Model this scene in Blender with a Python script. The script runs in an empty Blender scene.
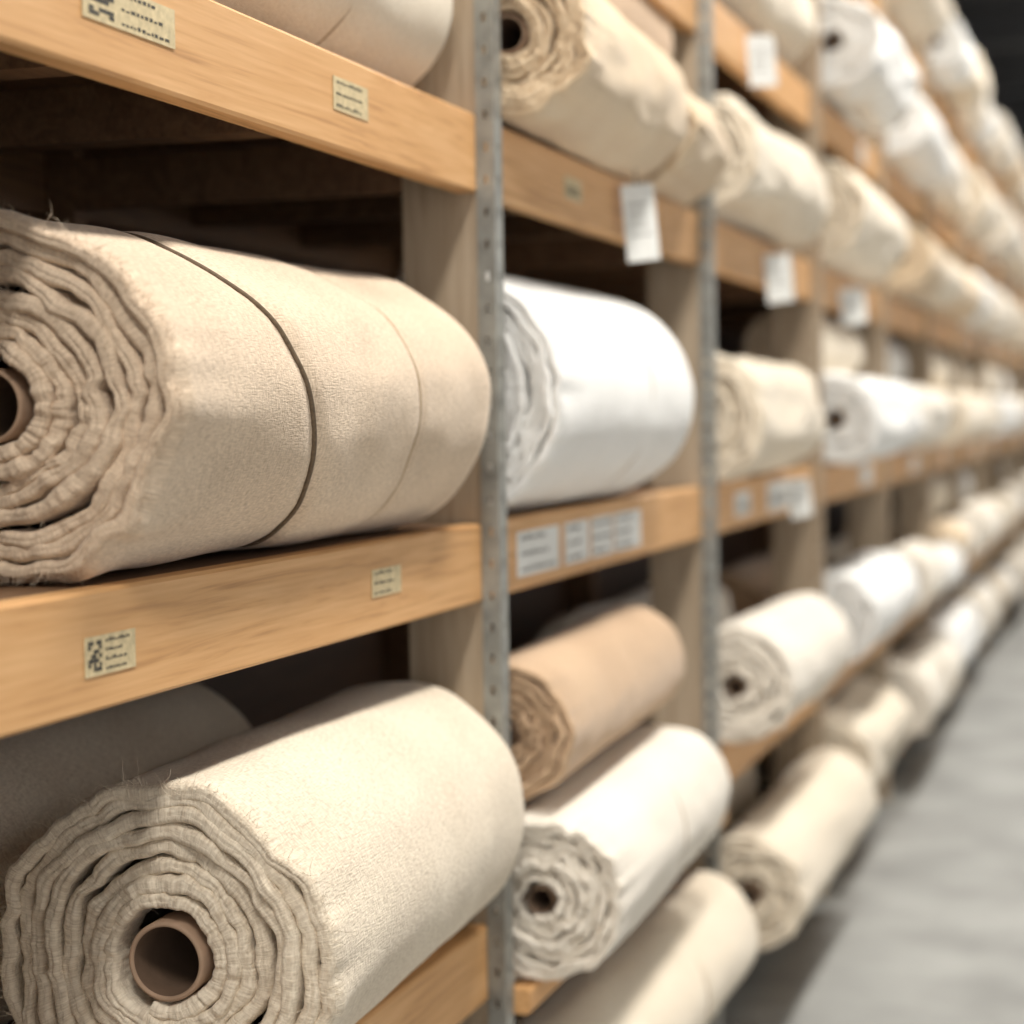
import bpy, math, random
from mathutils import Vector, Matrix, noise
random.seed(7)
C=bpy.context.scene.collection
H=1.52            # camera / eye height
TH=math.atan(638/2000)
Y0=2.975; BL=1.62
LV={'A':H+1.01,'AA':H+1.60,'B':H+.475,'C':H-.164,'D':H-.80,'E':H-1.30}
SEG_HI=220

# ------------------------------------------------------------------ materials
def newmat(name):
    m=bpy.data.materials.new(name); m.use_nodes=True
    nt=m.node_tree; b=nt.nodes['Principled BSDF']
    return m,nt,b
def N(nt,t,**k):
    n=nt.nodes.new(t)
    for a,v in k.items():
        if a in n.inputs: n.inputs[a].default_value=v
        else: setattr(n,a,v)
    return n
def ramp(nt,fac,stops):
    r=nt.nodes.new('ShaderNodeValToRGB')
    while len(r.color_ramp.elements)<len(stops): r.color_ramp.elements.new(.5)
    for e,(p,c) in zip(r.color_ramp.elements,stops):
        e.position=p; e.color=(*c,1)
    nt.links.new(fac,r.inputs['Fac']); return r
def fabric(name,col,dark,bump=.6,weave=330,speck=.7):
    m,nt,b=newmat(name); L=nt.links.new
    uv=N(nt,'ShaderNodeUVMap'); uv.uv_map='UVMap'
    oc=N(nt,'ShaderNodeTexCoord')
    mp1=N(nt,'ShaderNodeMapping'); mp1.inputs['Scale'].default_value=(weave,weave*.25,1)
    mp2=N(nt,'ShaderNodeMapping'); mp2.inputs['Scale'].default_value=(weave*.25,weave,1)
    L(uv.outputs[0],mp1.inputs[0]); L(uv.outputs[0],mp2.inputs[0])
    n1=N(nt,'ShaderNodeTexNoise',Scale=1.0,Detail=2.0); L(mp1.outputs[0],n1.inputs['Vector'])
    n2=N(nt,'ShaderNodeTexNoise',Scale=1.0,Detail=2.0); L(mp2.outputs[0],n2.inputs['Vector'])
    ad=N(nt,'ShaderNodeMath',operation='ADD'); L(n1.outputs['Fac'],ad.inputs[0]); L(n2.outputs['Fac'],ad.inputs[1])
    hf=N(nt,'ShaderNodeMath',operation='MULTIPLY'); L(ad.outputs[0],hf.inputs[0]); hf.inputs[1].default_value=.5
    n3=N(nt,'ShaderNodeTexNoise',Scale=5.0,Detail=5.0); L(oc.outputs['Object'],n3.inputs['Vector'])
    mx=N(nt,'ShaderNodeMix',data_type='FLOAT'); mx.inputs[0].default_value=speck
    L(n3.outputs['Fac'],mx.inputs[2]); L(hf.outputs[0],mx.inputs[3])
    r=ramp(nt,mx.outputs[0],[(.36,dark),(.60,col)])
    L(r.outputs[0],b.inputs['Base Color'])
    b.inputs['Roughness'].default_value=.95
    b.inputs['Specular IOR Level'].default_value=.1
    b.inputs['Sheen Weight'].default_value=.2
    b.inputs['Sheen Roughness'].default_value=.5
    bp=N(nt,'ShaderNodeBump',Strength=bump,Distance=.003)
    L(hf.outputs[0],bp.inputs['Height'])
    n4=N(nt,'ShaderNodeTexNoise',Scale=14.0,Detail=3.0); L(oc.outputs['Object'],n4.inputs['Vector'])
    bp2=N(nt,'ShaderNodeBump',Strength=.3,Distance=.012)
    L(n4.outputs['Fac'],bp2.inputs['Height']); L(bp.outputs[0],bp2.inputs['Normal'])
    L(bp2.outputs[0],b.inputs['Normal'])
    return m
F={}
F['beige']=fabric('fabric_beige_felt',(.80,.645,.485),(.49,.37,.26),bump=.8)
F['linen']=fabric('fabric_linen',(.86,.76,.61),(.55,.45,.335),bump=1.0,weave=290,speck=.75)
F['cream']=fabric('fabric_cream',(.85,.76,.62),(.68,.58,.445))
F['ivory']=fabric('fabric_ivory',(.88,.82,.72),(.74,.67,.57))
F['white']=fabric('fabric_white',(.91,.905,.88),(.80,.795,.77),speck=.5)
F['tan']=fabric('fabric_tan',(.62,.44,.285),(.43,.285,.175))
F['sand']=fabric('fabric_sand',(.76,.615,.43),(.59,.445,.30))

def wood(name,c1,c2,c3,axis='Y',scale=1.0,rough=.55):
    m,nt,b=newmat(name); L=nt.links.new
    oc=N(nt,'ShaderNodeTexCoord'); mp=N(nt,'ShaderNodeMapping')
    s=[26,26,26]; s['XYZ'.index(axis)]=1.6
    mp.inputs['Scale'].default_value=[v*scale for v in s]
    L(oc.outputs['Object'],mp.inputs[0])
    n=N(nt,'ShaderNodeTexNoise',Scale=1.0,Detail=6.0,Roughness=.6,Distortion=1.6); L(mp.outputs[0],n.inputs['Vector'])
    mp2=N(nt,'ShaderNodeMapping'); s2=[150,150,150]; s2['XYZ'.index(axis)]=5
    mp2.inputs['Scale'].default_value=s2; L(oc.outputs['Object'],mp2.inputs[0])
    n2=N(nt,'ShaderNodeTexNoise',Scale=1.0,Detail=3.0); L(mp2.outputs[0],n2.inputs['Vector'])
    mx=N(nt,'ShaderNodeMix',data_type='FLOAT'); mx.inputs[0].default_value=.35
    L(n.outputs['Fac'],mx.inputs[2]); L(n2.outputs['Fac'],mx.inputs[3])
    r=ramp(nt,mx.outputs[0],[(.32,c3),(.46,c2),(.62,c1)])
    L(r.outputs[0],b.inputs['Base Color']); b.inputs['Roughness'].default_value=rough
    bp=N(nt,'ShaderNodeBump',Strength=.2,Distance=.002); L(mx.outputs[0],bp.inputs['Height']); L(bp.outputs[0],b.inputs['Normal'])
    return m
M_beam=wood('pine_beam',(.72,.425,.195),(.63,.345,.14),(.43,.215,.078))
M_deckShade=wood('plywood_deck_shaded',(.24,.135,.068),(.17,.09,.045),(.11,.055,.028))  # deck colour darkened to put the rack's interior shade into the wood
M_up=wood('upright_plywood',(.48,.385,.28),(.40,.31,.215),(.28,.21,.14),axis='Z')
M_backShade=wood('shade_dark_back_panel',(.10,.05,.027),(.07,.035,.018),(.045,.022,.012))  # near-black brown paints in the shade at the back of the shelves
def plain(name,c,rough=.6,metal=0,nscale=8,var=.12,bump=0,stretch=None):
    m,nt,b=newmat(name); L=nt.links.new
    oc=N(nt,'ShaderNodeTexCoord')
    n=N(nt,'ShaderNodeTexNoise',Scale=nscale,Detail=6.0,Roughness=.6); L(oc.outputs['Object'],n.inputs['Vector'])
    r=ramp(nt,n.outputs['Fac'],[(.3,tuple(v*(1-var) for v in c)),(.7,tuple(min(1,v*(1+var)) for v in c))])
    L(r.outputs[0],b.inputs['Base Color']); b.inputs['Roughness'].default_value=rough; b.inputs['Metallic'].default_value=metal
    if bump:
        bp=N(nt,'ShaderNodeBump',Strength=bump,Distance=.01); L(n.outputs['Fac'],bp.inputs['Height']); L(bp.outputs[0],b.inputs['Normal'])
    return m
M_metal=plain('galvanised_steel',(.31,.31,.285),.5,.4,30,.25)
M_floor=plain('concrete_floor',(.275,.28,.27),.6,0,2.2,.30,.15)
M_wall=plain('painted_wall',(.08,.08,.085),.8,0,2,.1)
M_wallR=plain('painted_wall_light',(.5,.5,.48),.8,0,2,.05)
M_ceil=plain('dark_ceiling',(.06,.06,.063),.8,0,2,.15)
M_card=plain('cardboard_core',(.36,.24,.16),.8,0,25,.15)
M_coreShade=plain('cardboard_core_shaded',(.13,.08,.05),.9,0,25,.2)  # same cardboard in a darker colour, painted shade inside the tube
M_cord=plain('dark_cord',(.13,.09,.055),.8,0,200,.3)
M_tie=plain('thin_tie',(.42,.31,.20),.8,0,60,.1)
M_paper=plain('paper_white',(.80,.80,.77),.6,0,60,.06)
M_paperY=plain('paper_yellowed',(.60,.49,.29),.6,0,90,.22)
M_ink=plain('ink',(.05,.045,.035),.6,0,50,.2)
M_frame=plain('window_frame',(.12,.12,.125),.5,.3,10,.05)
M_lamp,ntl,bl=newmat('lamp_diffuser'); bl.inputs['Emission Color'].default_value=(.9,.96,1,1); bl.inputs['Emission Strength'].default_value=4
ROLLM=[M_card,M_cord,M_tie,M_coreShade]

# ------------------------------------------------------------------ mesh helpers
def mkobj(name,verts,faces,mats,fm=None,smooth=False,uvs=None,parent=None):
    me=bpy.data.meshes.new(name); me.from_pydata(verts,[],faces)
    for m in mats: me.materials.append(m)
    if fm: me.polygons.foreach_set('material_index',fm)
    if smooth: me.polygons.foreach_set('use_smooth',[True]*len(faces))
    if uvs:
        ul=me.uv_layers.new(name='UVMap')
        flat=[0.0]*(2*len(me.loops))
        for i,l in enumerate(me.loops):
            u=uvs[l.vertex_index]; flat[2*i]=u[0]; flat[2*i+1]=u[1]
        ul.data.foreach_set('uv',flat)
    me.update()
    o=bpy.data.objects.new(name,me); C.objects.link(o)
    if parent: o.parent=parent
    return o
class MB:
    def __init__(s): s.v=[];s.f=[];s.m=[]
    def box(s,x0,x1,y0,y1,z0,z1,mi=0,bev=0):
        b=len(s.v)
        if bev<=0:
            s.v+=[(x,y,z) for x in(x0,x1) for y in(y0,y1) for z in(z0,z1)]
            for q in((0,1,3,2),(4,6,7,5),(0,4,5,1),(2,3,7,6),(0,2,6,4),(1,5,7,3)):
                s.f.append([b+i for i in q]); s.m.append(mi)
        else:  # chamfer the long (y) edges
            pr=[(x0+bev,z0),(x1-bev,z0),(x1,z0+bev),(x1,z1-bev),(x1-bev,z1),(x0+bev,z1),(x0,z1-bev),(x0,z0+bev)]
            for y in(y0,y1): s.v+=[(p[0],y,p[1]) for p in pr]
            for i in range(8):
                j=(i+1)%8; s.f.append([b+i,b+j,b+8+j,b+8+i]); s.m.append(mi)
            s.f.append([b+i for i in range(8)]); s.m.append(mi)
            s.f.append([b+15-i for i in range(8)]); s.m.append(mi)
    def obj(s,name,mats,parent=None): return mkobj(name,s.v,s.f,mats,s.m,parent=parent)

# ------------------------------------------------------------------ fabric roll
def roll_mesh(R,L,core=.045,pitch=.019,seed=0,nseg=SEG_HI,wob=.010,seam=-1.9,straps=(),ties=(),shoulder=.07,dstep=.02,sag=.96,flare=.006,lump=.004,rough=1.0,fuzz=0,sx=1.0,sz=1.0,step=.005):
    sd=seed*13.37
    n=max(3,round((R-core)/pitch)); pitch=(R-core)/n
    hh=pitch*.475
    def nz(x,y,z): return noise.noise(Vector((x+sd,y-sd*.7,z+sd*.31)))
    # irregular spacing of the layers (tight and loose windings), monotone remap
    def remap(k):
        return k+ .045*math.sin(k*9+seed)*(k*(1-k))*4*.5+.02*math.sin(k*21+seed*2)*(k*(1-k))*4*.5
    def wobble(a,r,d=0):
        k=min(1,max(0,(r-core)/(R-core)))
        ca,sa=math.cos(a),math.sin(a)
        fal=math.exp(-d/.09)
        m=.5+.5*nz(ca*1.1+5,sa*1.1,k*1.5); m=max(0,min(1,(m-.30)*2.2))   # crumpled sectors
        w=wob*1.5*k*(1-.3*k)*nz(ca*1.3,sa*1.3,r*9)
        w+=wob*.85*min(1,k*3)*nz(ca*2.6*(.5+k),sa*2.6*(.5+k),r*28)*fal
        w+=wob*.58*m*rough*min(1,k*4)*nz(ca*7*(.3+k),sa*7*(.3+k),r*50)*fal
        w+=wob*.20*m*rough*min(1,k*4)*nz(ca*18*(.3+k),sa*18*(.3+k),r*95)*fal
        return w
    ties_all=[(s[0],s[1],s[2],.005,.020) for s in straps]+[(s[0],s[1],s[2],.004,.009) for s in ties]
    def body_extra(a,d,z=0):
        ca,sa=math.cos(a),math.sin(a)
        e=lump*nz(ca*1.6,sa*1.6,d*3.2)+lump*.5*nz(ca*3,sa*3,d*9+5)
        e+=flare*math.exp(-d/.03)*(.5+1.4*nz(ca*3.5,sa*3.5,7.7))
        for (dc,slant,ph,dep,w) in ties_all:
            dd=dc+slant*math.sin(a+ph)
            e-=dep*math.exp(-((d-dd)/w)**2)
        for s in straps:
            dd=s[0]+s[1]*math.sin(a+s[2])
            e+=step/(1+math.exp(-max(-40,min(40,(d-dd-.004)/.003))))*math.exp(-max(0,d-dd)/.25)
        return e
    V=[];Fc=[];MI=[];UV=[]
    def put(a,r,y,u,v):
        x=r*math.cos(a)*sx; z=r*math.sin(a)*sz
        zmin=-R*sag*sz
        if z<zmin: z=zmin+(z-zmin)*.04
        V.append((x,y,z)); UV.append((u,v)); return len(V)-1
    tot=n*nseg; cols=[]
    prof=[(1,.011),(.93,.0065),(.72,.0028),(.42,.0009),(.16,.0012),(.02,.0032),(-.14,.0012),(-.42,.0006),(-.72,.0028),(-.93,.0065),(-1,.011),(-1,.06)]
    if nseg<100: prof=[(1,.012),(.8,.004),(.4,.001),(0,.002),(-.4,.001),(-.8,.004),(-1,.012),(-1,.06)]
    for i in range(tot+1):
        phi=i/nseg*2*math.pi; a=seam-(n*2*math.pi)+phi
        rc=core+pitch*.5+(R-core-pitch)*remap(i/tot)
        ca,sa=math.cos(a),math.sin(a)
        w=wobble(a,rc)
        lay=rc/pitch
        ax=.010*nz(ca*1.2,sa*1.2,lay*.55+3)+.006*nz(ca*4,sa*4,lay*.9)+.003*nz(ca*11,sa*11,lay*1.3)+.012*nz(0,0,lay*.8+9)
        th=hh*(1.0+.32*nz(ca*2.2,sa*2.2,lay*.9+20)+.18*nz(ca*8,sa*8,lay*1.4+40))
        last=i>=tot-nseg
        if last: ax*=.6
        u=rc*phi
        cr=.2+1.3*nz(ca*2,sa*2,lay*1.1+60)   # strength of the doubled-hem crease
        col=[]
        for q in prof:
            yy=q[1]
            if abs(q[0])<.2: yy=.001+(q[1]-.001)*max(0,min(1.4,cr))
            col.append(put(a,rc+w+q[0]*th,ax+yy,u,q[0]*.008+q[1]))
        out=put(a,rc+w+th,ax+.05,u,.05) if not last or i==tot-nseg else None
        cols.append((col,out,a,rc,th,ax,u))
    P=len(prof)
    for i in range(tot):
        c0,c1=cols[i],cols[i+1]
        for k in range(P-1):
            Fc.append([c0[0][k],c0[0][k+1],c1[0][k+1],c1[0][k]]); MI.append(0)
        if c0[1] is not None and c1[1] is not None:
            Fc.append([c0[1],c0[0][0],c1[0][0],c1[1]]); MI.append(0)
    # outer body
    ds=[.022,.035,.05]
    while ds[-1]+dstep<L-shoulder: ds.append(ds[-1]+dstep)
    ns=6
    ds+=[L-shoulder+shoulder*math.sin(math.pi/2*k/ns) for k in range(0,ns+1)]
    bc=[]
    for i in range(tot-nseg,tot+1):
        col,out,a,rc,th,ax,u=cols[i]
        row=[col[0]]
        for d in ds:
            uu=max(0,(d-(L-shoulder))/shoulder)
            r=rc+wobble(a,rc,d)+th*math.exp(-d/.05)+hh*(1-math.exp(-d/.05))+body_extra(a,d)-body_extra(a,0.012)*math.exp(-d/.012)
            if uu>0: r=r-shoulder*.9*(1-math.sqrt(max(0,1-uu*uu)))
            y=d+ax*math.exp(-d/.08)
            row.append(put(a,r,y,u,d))
        bc.append(row)
    for i in range(len(bc)-1):
        for k in range(len(bc[0])-1):
            Fc.append([bc[i][k+1],bc[i][k],bc[i+1][k],bc[i+1][k+1]]); MI.append(0)
    for k in range(len(bc[0])-1):   # seam step
        Fc.append([bc[-1][k+1],bc[-1][k],bc[0][k],bc[0][k+1]]); MI.append(0)
    # far cap
    cc=len(V); V.append((0,L-.01,0)); UV.append((0,0))
    ring=[]
    for i in range(nseg):
        v=V[bc[i][-1]]; V.append((v[0]*.6,L-.002,v[2]*.6)); UV.append((i*.005,.1)); ring.append(len(V)-1)
    for i in range(nseg):
        j=(i+1)%nseg
        b0=bc[i][-1]; b1=bc[j][-1]
        Fc.append([b0,b1,ring[j],ring[i]]); MI.append(0)
        Fc.append([ring[i],ring[j],cc]); MI.append(0)
    # cardboard core
    cs=max(24,nseg//3); b=len(V)
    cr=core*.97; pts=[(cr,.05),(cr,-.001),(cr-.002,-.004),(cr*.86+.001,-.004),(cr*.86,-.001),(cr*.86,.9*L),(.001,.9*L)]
    for i in range(cs):
        a=2*math.pi*i/cs
        for (r,y) in pts:
            V.append((r*math.cos(a),y+.006,r*math.sin(a))); UV.append((a*.05,y))
    Q=len(pts)
    for i in range(cs):
        j=(i+1)%cs
        for k in range(Q-1):
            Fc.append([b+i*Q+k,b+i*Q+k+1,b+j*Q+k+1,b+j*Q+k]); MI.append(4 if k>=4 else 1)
    # cords
    def ring_tube(dc,slant,ph,rad,mi,flat=1.0):
        b=len(V); S=8; n2=nseg
        for i in range(n2):
            a=seam+2*math.pi*i/n2
            d=dc+slant*math.sin(a+ph)
            rc=cols[tot-nseg+i][3]
            r=rc+wobble(a,rc,d)+hh+body_extra(a,d)+rad*.5*flat
            for k in range(S):
                t=2*math.pi*k/S
                put(a,r+rad*flat*math.cos(t),d+rad*math.sin(t),a*.2,t*.002)
        for i in range(n2):
            j=(i+1)%n2
            for k in range(S):
                l=(k+1)%S
                Fc.append([b+i*S+k,b+j*S+k,b+j*S+l,b+i*S+l]); MI.append(mi)
    for s in straps: ring_tube(s[0],s[1],s[2],s[3],2,.7)
    for s in ties: ring_tube(s[0],s[1],s[2],.0016,3)
    # loose fibres sticking out from the cut edges (thin three-sided strands)
    rf=random.Random(seed+99)
    for _ in range(fuzz):
        if rf.random()<.6: i=rf.randrange(tot-nseg,tot)
        else: i=int(tot*rf.random()**.6)
        col,out,a,rc,th,ax,u=cols[min(i,tot)]
        p=Vector(V[col[rf.choice((0,1,3,9,10))%len(col)]])
        rd=Vector((math.cos(a),0,math.sin(a)))
        dirv=(Vector((0,-1,0))*rf.uniform(-.2,1)+rd*rf.uniform(-.2,1.1)+Vector((rf.uniform(-1,1),rf.uniform(-.4,.4),rf.uniform(-1,1)))*.6).normalized()
        ln=rf.uniform(.004,.014) if rf.random()<.8 else rf.uniform(.014,.036)
        q=p.copy(); w=rf.uniform(.00025,.00048); b0=len(V)
        for s in range(6):
            side=dirv.cross(Vector((.3,.7,.6))).normalized(); s2=dirv.cross(side)
            ww=w*(1-s/7)
            for t in (0,2.09,4.19):
                e=q+side*math.cos(t)*ww+s2*math.sin(t)*ww
                e.z=max(e.z,-R*sag*sz)
                V.append(tuple(e)); UV.append((q.x,q.z))
            q=q+dirv*ln/5
            dirv=(dirv+Vector((rf.uniform(-1,1),rf.uniform(-1,1),rf.uniform(-1,1)))*.45).normalized()
        for s in range(5):
            for t in range(3):
                t2=(t+1)%3
                Fc.append([b0+s*3+t,b0+s*3+t2,b0+s*3+3+t2,b0+s*3+3+t]); MI.append(0)
    zm=min(v[2] for v in V)
    return V,Fc,MI,UV,zm
def build_roll(mat,p,z0,R,L,yaw=0,tilt=0,**k):
    """p=(X lateral distance, y near end); z0 = support height"""
    V,Fc,MI,UV,zm=roll_mesh(R,L,**k)
    o=mkobj('fabric_roll',V,Fc,[F[mat]]+ROLLM,MI,True,UV)
    o.location=(-p[0],p[1],z0-zm+.001)
    o.rotation_euler=(tilt,0,yaw)
    return o
VAR=[]
def inst(mat,X,y,z0,R,L,yaw=0,v=None):
    me,zm=VAR[v if v is not None else random.randrange(len(VAR))]
    o=bpy.data.objects.new('fabric_roll',me); C.objects.link(o)
    o.material_slots[0].link='OBJECT'; o.material_slots[0].material=F[mat]
    o.location=(-X,y,z0-zm*R/.16+.001); o.rotation_euler=(0,0,yaw)
    o.scale=(R/.16,L/1.15,R/.16)
    return o

# --- hero rolls
build_roll('beige',(1.130,1.785),LV['C'],.200,1.10,seed=1,pitch=.0195,wob=.0135,core=.040,shoulder=.11,dstep=.010,
           straps=[(.36,-.10,.10,.0040)],ties=[(.72,-.02,.3)],flare=.018,lump=.006,yaw=.0,fuzz=2400,sx=1.12,sz=.985,sag=.93)
build_roll('linen',(1.048,1.985),LV['D']-.0,.210,.99,seed=2,pitch=.0205,wob=.0145,core=.047,shoulder=.12,dstep=.012,
           yaw=.060,flare=.010,lump=.005,fuzz=1600,sag=.94)
build_roll('linen',(1.49,1.75),LV['D'],.205,1.15,seed=3,nseg=120,dstep=.03)
build_roll('beige',(1.56,1.70),LV['C'],.17,1.2,seed=4,nseg=120,dstep=.03)
build_roll('cream',(1.17,1.55),LV['B'],.172,1.42,seed=5,nseg=128,shoulder=.09,ties=[(1.0,.02,.3)],dstep=.02,sag=.93)
build_roll('sand',(1.56,1.6),LV['B'],.16,1.25,seed=6,nseg=120,dstep=.03)
# bay 2
build_roll('white',(1.085,3.06),LV['C'],.207,1.05,seed=7,nseg=170,wob=.010,shoulder=.09,ties=[(.62,.02,.3)],pitch=.017,flare=.014,fuzz=1200,sag=.95,sz=1.03)
build_roll('cream',(1.54,3.2),LV['C'],.17,1.25,seed=8,nseg=120,dstep=.03)
build_roll('sand',(.975,3.06),LV['B'],.146,.98,seed=9,nseg=170,wob=.013,shoulder=.06,pitch=.015,lump=.010,yaw=.045,core=.032,fuzz=500,sag=.93)
build_roll('sand',(1.005,4.06),LV['B'],.125,.46,seed=19,nseg=120,wob=.014,shoulder=.06,pitch=.014,lump=.012,yaw=.03,core=.032)
build_roll('sand',(1.34,3.15),LV['B'],.15,1.35,seed=10,nseg=120,dstep=.03)
build_roll('tan',(1.12,3.22),LV['B']+.25,.12,1.25,seed=21,nseg=120,dstep=.03,pitch=.016,core=.03)
build_roll('tan',(1.01,3.10),LV['D']+.160,.125,1.06,seed=11,nseg=130,pitch=.014,core=.022,shoulder=.05,yaw=.04)
build_roll('ivory',(.935,3.05),LV['D']-.115,.143,1.06,seed=12,nseg=150,pitch=.015,core=.022,wob=.013,shoulder=.05,ties=[(.55,.01,0)],yaw=.03,fuzz=500)
build_roll('white',(1.25,3.2),LV['D']-.115,.13,1.38,seed=13,nseg=120,dstep=.03)
build_roll('cream',(.965,3.10),LV['E'],.148,1.32,seed=14,nseg=130,shoulder=.06,ties=[(.75,.01,0)],dstep=.02,sag=.92)
build_roll('linen',(1.32,3.15),LV['E'],.165,1.3,seed=15,nseg=120,dstep=.03)
# --- variants for distance
for s in range(6):
    V,Fc,MI,UV,zm=roll_mesh(.16,1.15,core=.026,pitch=.018,seed=20+s,nseg=72,wob=.013,dstep=.045,lump=.008+.006*(s%3),shoulder=.06,flare=.014,
                         ties=[(.6,.01,0)] if s%2 else ())
    me=bpy.data.meshes.new('fabric_roll_mesh'); me.from_pydata(V,[],Fc)
    for m in [F['cream']]+ROLLM: me.materials.append(m)
    me.polygons.foreach_set('material_index',MI); me.polygons.foreach_set('use_smooth',[True]*len(Fc))
    ul=me.uv_layers.new(name='UVMap'); flat=[]
    for l in me.loops: flat+=list(UV[l.vertex_index])
    ul.data.foreach_set('uv',flat); me.update(); VAR.append((me,zm))
def by(n): return Y0+BL*(n-2)     # start y of bay n (bay 2 starts at post 0)
# bay 3
inst('cream',1.03,4.73,LV['C'],.168,1.0,v=1); inst('sand',1.45,4.8,LV['C'],.16,1.3)
inst('ivory',.95,4.73,LV['D'],.15,1.02,v=3); inst('ivory',1.35,4.8,LV['D'],.16,1.3)
inst('cream',.92,4.72,LV['E'],.148,1.38,v=0); inst('linen',1.3,4.8,LV['E'],.16,1.3)
inst('cream',1.03,4.74,LV['B'],.16,1.2,v=2); inst('sand',1.42,4.8,LV['B'],.17,1.3)
inst('cream',1.1,4.74,LV['A'],.17,1.3); inst('sand',1.45,4.8,LV['A'],.17,1.3)
# upper storage of the first bays (above the frame)
for n in (0,1,2):
    for lv in ('A','AA'):
        inst('cream',1.15,by(n)+.12,LV[lv],.17,1.3); inst('ivory',1.52,by(n)+.12,LV[lv],.17,1.3)
for lv in 'BCDE':
    inst('cream',1.12,by(0)+.12,LV[lv],.17,1.25)
inst('cream',1.08,by(1)+.12,LV['E'],.17,1.3); inst('ivory',1.48,by(1)+.12,LV['E'],.17,1.3)
# bay 4.. 
NB=15
first={('B',4):'cream',('C',4):'white',('D',4):'white',('E',4):'cream',('C',5):'ivory',('D',5):'ivory',('A',4):'white',('A',5):'white',('E',5):'ivory'}
AV={'AA':9,'A':.46,'B':.40,'C':.505,'D':.50,'E':.37}
for n in range(3,NB):
    y=by(n)
    for lv in ('AA','A','B','C','D','E'):
        if n==3 and lv!='AA': continue
        m=first.get((lv,n)) or random.choice(['cream','ivory','white','sand','ivory','cream','cream','linen'])
        R=random.uniform(.13,.178)
        if lv in 'CD' and n>=4: R=random.uniform(.135,.155)
        X=R+.80+random.uniform(-.02,.06)
        if random.random()<.45 and n>4:
            L1=random.uniform(.6,.75)
            inst(m,X,y+.10,LV[lv],R,L1)
            inst(random.choice(['white','ivory','cream']),X+random.uniform(-.02,.05),y+.12+L1,LV[lv],R*random.uniform(.75,1),BL-.2-L1,yaw=random.uniform(-.03,.03))
        else:
            inst(m,X,y+.10,LV[lv],R,random.uniform(1.0,1.42))
        rb=min(.16,R)
        gap=R+rb+.04
        inst(random.choice(['cream','sand','ivory','tan']),X+gap,y+.12,LV[lv],rb,1.3)
        if random.random()<.7 or lv=='AA' or (lv,n)==('C',4):   # one lying on top in the valley
            r3=.15
            while r3>.07:
                dx=gap/2; dz=math.sqrt(max(.01,(R+r3)**2-dx*dx))
                if .97*R+dz+r3<AV[lv]: break
                r3-=.005
            if r3>.075:
                inst(random.choice(['white','ivory','cream']),X+dx,y+.16,LV[lv]+.97*R+dz-.96*r3+.004,r3,random.uniform(1.0,1.3))

# ------------------------------------------------------------------ rack
rack=bpy.data.objects.new('storage_rack',None); C.objects.link(rack)
TOP=LV['AA']+.12
DX0,DX1=1.0,1.80
for n in range(-0,NB+1):
    y=by(n)
    b=MB()
    b.box(-1.125,-1.0,y+.004,y+.044,0,TOP)
    b.box(-DX1,-DX1+.09,y+.004,y+.044,0,TOP,1)
    for lv in LV.values(): b.box(-DX1+.09,-1.125,y+.008,y+.040,lv-.115,lv-.03,1)
    b.obj(f'upright_{n}',[M_up,M_deckShade],rack)  # rear posts and cross members take the dark wood as painted shade
    b=MB()
    t=.003; pit=.05 if n<6 else .2; 
    def strip(fixed,lo,hi,axis):
        w=(hi-lo); a=lo+w*.38; c=hi-w*.38
        z=0
        def bx(u0,u1,z0,z1):
            if axis=='x': b.box(u0,u1,fixed,fixed+t,z0,z1)
            else: b.box(fixed,fixed+t,u0,u1,z0,z1)
        bx(lo,a,0,TOP); bx(c,hi,0,TOP)
        while z<TOP:
            bx(a,c,z,min(TOP,z+pit*.72)); z+=pit
    strip(y,-1.0,-.970,'x')
    strip(-.973,y+.003,y+.040,'y')
    b.obj(f'steel_angle_{n}',[M_metal if n<4 else M_up],rack)
for n in range(0,NB):
    y0=by(n)+.046; y1=by(n+1)-.001
    b=MB(); d=MB(); bk=MB()
    for k,lv in LV.items():
        top=lv
        if n==2 and k=='D':
            top=lv-.115
            b.box(-.985,-.945,y0,y1,top-.04,top,0,.004)
            d.box(-DX1+.04,-.985,y0,y1,top-.025,top-.0005)
            continue
        b.box(-1.035,-1.0,y0,y1,top-.122,top,0,.004)
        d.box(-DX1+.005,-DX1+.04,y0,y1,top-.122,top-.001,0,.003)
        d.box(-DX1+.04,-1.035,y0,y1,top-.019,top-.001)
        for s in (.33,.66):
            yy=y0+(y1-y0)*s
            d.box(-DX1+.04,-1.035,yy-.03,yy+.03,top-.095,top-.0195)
    bb=b.obj(f'beams_{n}',[M_beam],rack)
    d.obj(f'decks_{n}',[M_deckShade],rack)
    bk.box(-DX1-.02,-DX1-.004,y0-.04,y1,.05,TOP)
    bk.obj(f'back_panel_{n}',[M_backShade],rack)

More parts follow.
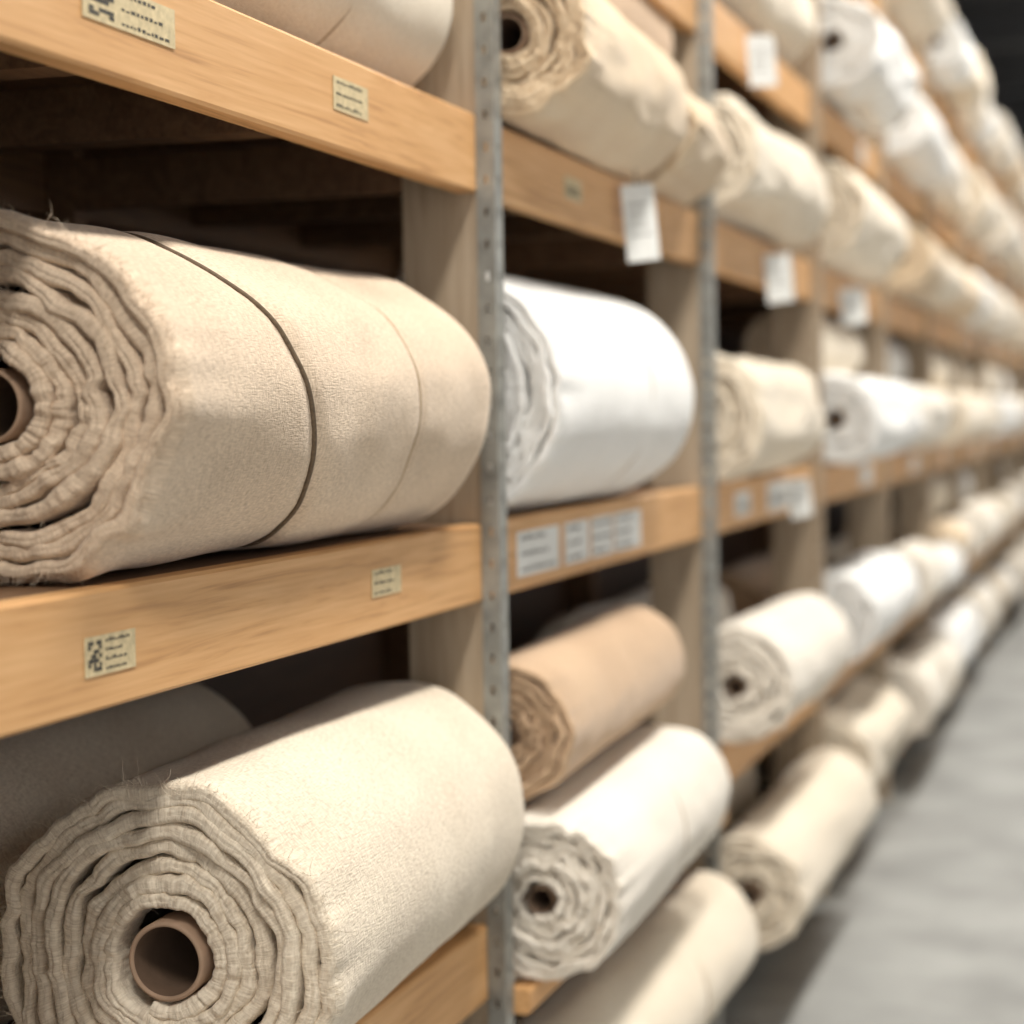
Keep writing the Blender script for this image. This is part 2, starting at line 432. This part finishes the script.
# ------------------------------------------------------------------ labels & tags
def screen_y(px,X=1.0):
    k=(1150-px)*math.cos(TH)/2000
    z=X/k; return (z-X*math.sin(TH))/math.cos(TH)
def label(pxa,pxb,zc,h,mat,style=0,name='shelf_label',X=1.0,lines=4):
    ya,yb=screen_y(pxa),screen_y(pxb)
    b=MB(); x=-X+.0006
    b.box(x,x+.0008,ya,yb,zc-h/2,zc+h/2,0)
    w=yb-ya
    rnd=random.Random(int(pxa*7+h*1000))
    x2=x+.0008
    if style!=2:
        s0=.08
        if style==0:
            for i in range(5):
                for j in range(7):
                    if rnd.random()<.62: b.box(x2,x2+.0003,ya+w*(.06+.052*i),ya+w*(.06+.052*i+.05),zc-h*.38+h*.11*j,zc-h*.38+h*.11*j+h*.10,1)
            s0=.40
        for j in range(lines):
            zz=zc+h*(.34-.7*j/max(1,lines-1)*1.0)-h*.03
            u=s0
            end=rnd.uniform(.55,.92)
            while u<end:
                l=rnd.uniform(.015,.05)
                b.box(x2,x2+.0003,ya+w*u,ya+w*min(.95,u+l),zz,zz+h*rnd.uniform(.04,.10),1); u+=l+.018
    else:
        for j in range(12):
            u=.1+.065*j
            b.box(x2,x2+.0003,ya+w*u,ya+w*(u+rnd.uniform(.012,.04)),zc-h*.3,zc+h*.1,1)
    b.obj(name,[mat,M_ink],rack)
zB=LV['B']-.06; zC=LV['C']-.062
label(80,131,zC-.004,.040,M_paperY,0)
label(370,399,zC+.006,.038,M_paperY,1,lines=3)
label(93,184,LV['B']-.052,.042,M_paperY,0,lines=3)
label(-20,62,LV['B']-.024,.046,M_paper,2)
label(340,374,zB+.008,.043,M_paperY,1,lines=3)
label(568,585,zB,.04,M_paperY,2)
for a,c in ((516,558),(564,588),(591,612),(614,640)):
    label(a,c,zC,.075,M_paper,1,lines=3)
label(768,792,zC,.08,M_paper,2)
label(735,750,zC,.06,M_paper,2)
def hang(px,ztop,w,h,rot=-.6):
    y=screen_y(px,.985); b=MB()
    b.box(-.0008,.0008,-w/2,w/2,-h,0,0)
    b.box(-.0012,-.0002,-.0015,.0015,0,.03,1)
    rnd=random.Random(int(px))
    for j in range(4):
        u=-w*.36
        while u<w*rnd.uniform(.1,.36):
            l=w*rnd.uniform(.03,.09)
            b.box(.0008,.0011,u,u+l,-h*.25-h*.13*j-.004,-h*.25-h*.13*j,1); u+=l+w*.03
    o=b.obj('hanging_tag',[M_paper,M_ink]); o.location=(-.96,y,ztop); o.rotation_euler=(.12,0,rot)
hang(628,LV['B']-.018,.085,.150)
hang(770,LV['B']-.04,.10,.13); hang(754,LV['A']-.03,.10,.13); hang(846,LV['B']-.05,.12,.12); hang(790,LV['C']-.02,.09,.11)
for n in range(4,12):
    for lv in ('B','C','A'):
        if random.random()<.6:
            y=by(n)+random.uniform(.7,1.2); b=MB()
            b.box(.0006,.0016,0,random.uniform(.12,.3),-.1,-.02,0)
            o=b.obj('shelf_label',[M_paper],rack); o.location=(-1.0,y,LV[lv])

# ------------------------------------------------------------------ room
YA,YB=-4.0,34.0; XL,XR=-3.2,4.2; CE=5.6
b=MB(); b.box(XL,XR,YA,YB,-.1,0); b.obj('floor',[M_floor])
b=MB(); b.box(XL,XR,YA,YB,CE,CE+.1); b.obj('ceiling',[M_ceil])
b=MB(); b.box(XL-.1,XL,YA,YB,0,CE); b.obj('wall_left',[M_wall])
b=MB(); b.box(XL,XR,YB,YB+.1,0,CE); b.obj('wall_far',[M_wall])
b=MB(); b.box(XR,XR+.1,YA,YB,0,1.0); b.box(XR,XR+.1,YA,YB,4.2,CE)
k=0; y=YA; wins=[]
while y<YB-.1:
    b.box(XR,XR+.1,y,y+.5,1.0,4.2); wins.append(y+.5); y+=3.8
b.obj('wall_right',[M_wallR])
for i,w in enumerate(wins):
    if w+3.3>YB: continue
    f=MB()
    for yy in (w,w+1.08,w+2.16,w+3.24): f.box(XR+.02,XR+.07,yy,yy+.06,1.0,4.2)
    for zz in (1.0,2.57,4.14): f.box(XR+.025,XR+.065,w,w+3.3,zz,zz+.06)
    f.obj(f'window_{i+1}',[M_frame])
for i in range(12):
    b=MB(); yy=YA+1+i*3.0
    b.box(XL,XR,yy,yy+.12,CE-.35,CE-.001); b.box(XL,XR,yy-.06,yy+.18,CE-.37,CE-.35)
    b.obj(f'trim_{i+1}',[M_frame])
# lamps
def area(loc,sx,sy,power,col=(1,.95,.875),rot=(0,0,0)):
    l=bpy.data.lights.new('aisle_light','AREA'); l.shape='RECTANGLE'; l.size=sx; l.size_y=sy; l.energy=power; l.color=col
    o=bpy.data.objects.new('aisle_light',l); C.objects.link(o); o.location=loc; o.rotation_euler=rot; return o
for i in range(9):
    yy=YA+3+i*3.9
    b=MB(); b.box(-.12,.12,-.75,.75,-.03,.05,0); b.box(-.10,.10,-.72,.72,-.034,-.03,1)
    b.box(-.004,.004,-.5,-.49,.05,.8,0); b.box(-.004,.004,.49,.5,.05,.8,0)
    o=b.obj('ceiling_lamp',[M_frame,M_lamp]); o.location=(.2,yy,CE-.8)
    area((.2,yy,CE-.85),.40,1.6,150 if i<4 else 105)
w=bpy.data.worlds.new('World'); bpy.context.scene.world=w; w.use_nodes=True
bg=w.node_tree.nodes['Background']; bg.inputs[0].default_value=(1,.985,.96,1); bg.inputs[1].default_value=1.12

# ------------------------------------------------------------------ camera
cd=bpy.data.cameras.new('camera'); cam=bpy.data.objects.new('camera',cd); C.objects.link(cam)
cd.sensor_width=36; cd.lens=2000/1024*36; cd.clip_start=.05
ph=math.atan(93/2000); rho=math.radians(.8)
fw=Vector((-math.sin(TH)*math.cos(ph),math.cos(TH)*math.cos(ph),-math.sin(ph))).normalized()
rt=fw.cross(Vector((0,0,1))).normalized(); up=rt.cross(fw)
up2=up*math.cos(rho)+rt*math.sin(rho); rt2=rt*math.cos(rho)-up*math.sin(rho)
m=Matrix((rt2,up2,-fw)).transposed().to_4x4(); m.translation=Vector((0,0,H))
cam.matrix_world=m
cd.dof.use_dof=True; cd.dof.focus_distance=2.28; cd.dof.aperture_fstop=2.35
bpy.context.scene.camera=cam
bpy.context.scene.view_settings.view_transform='Standard'
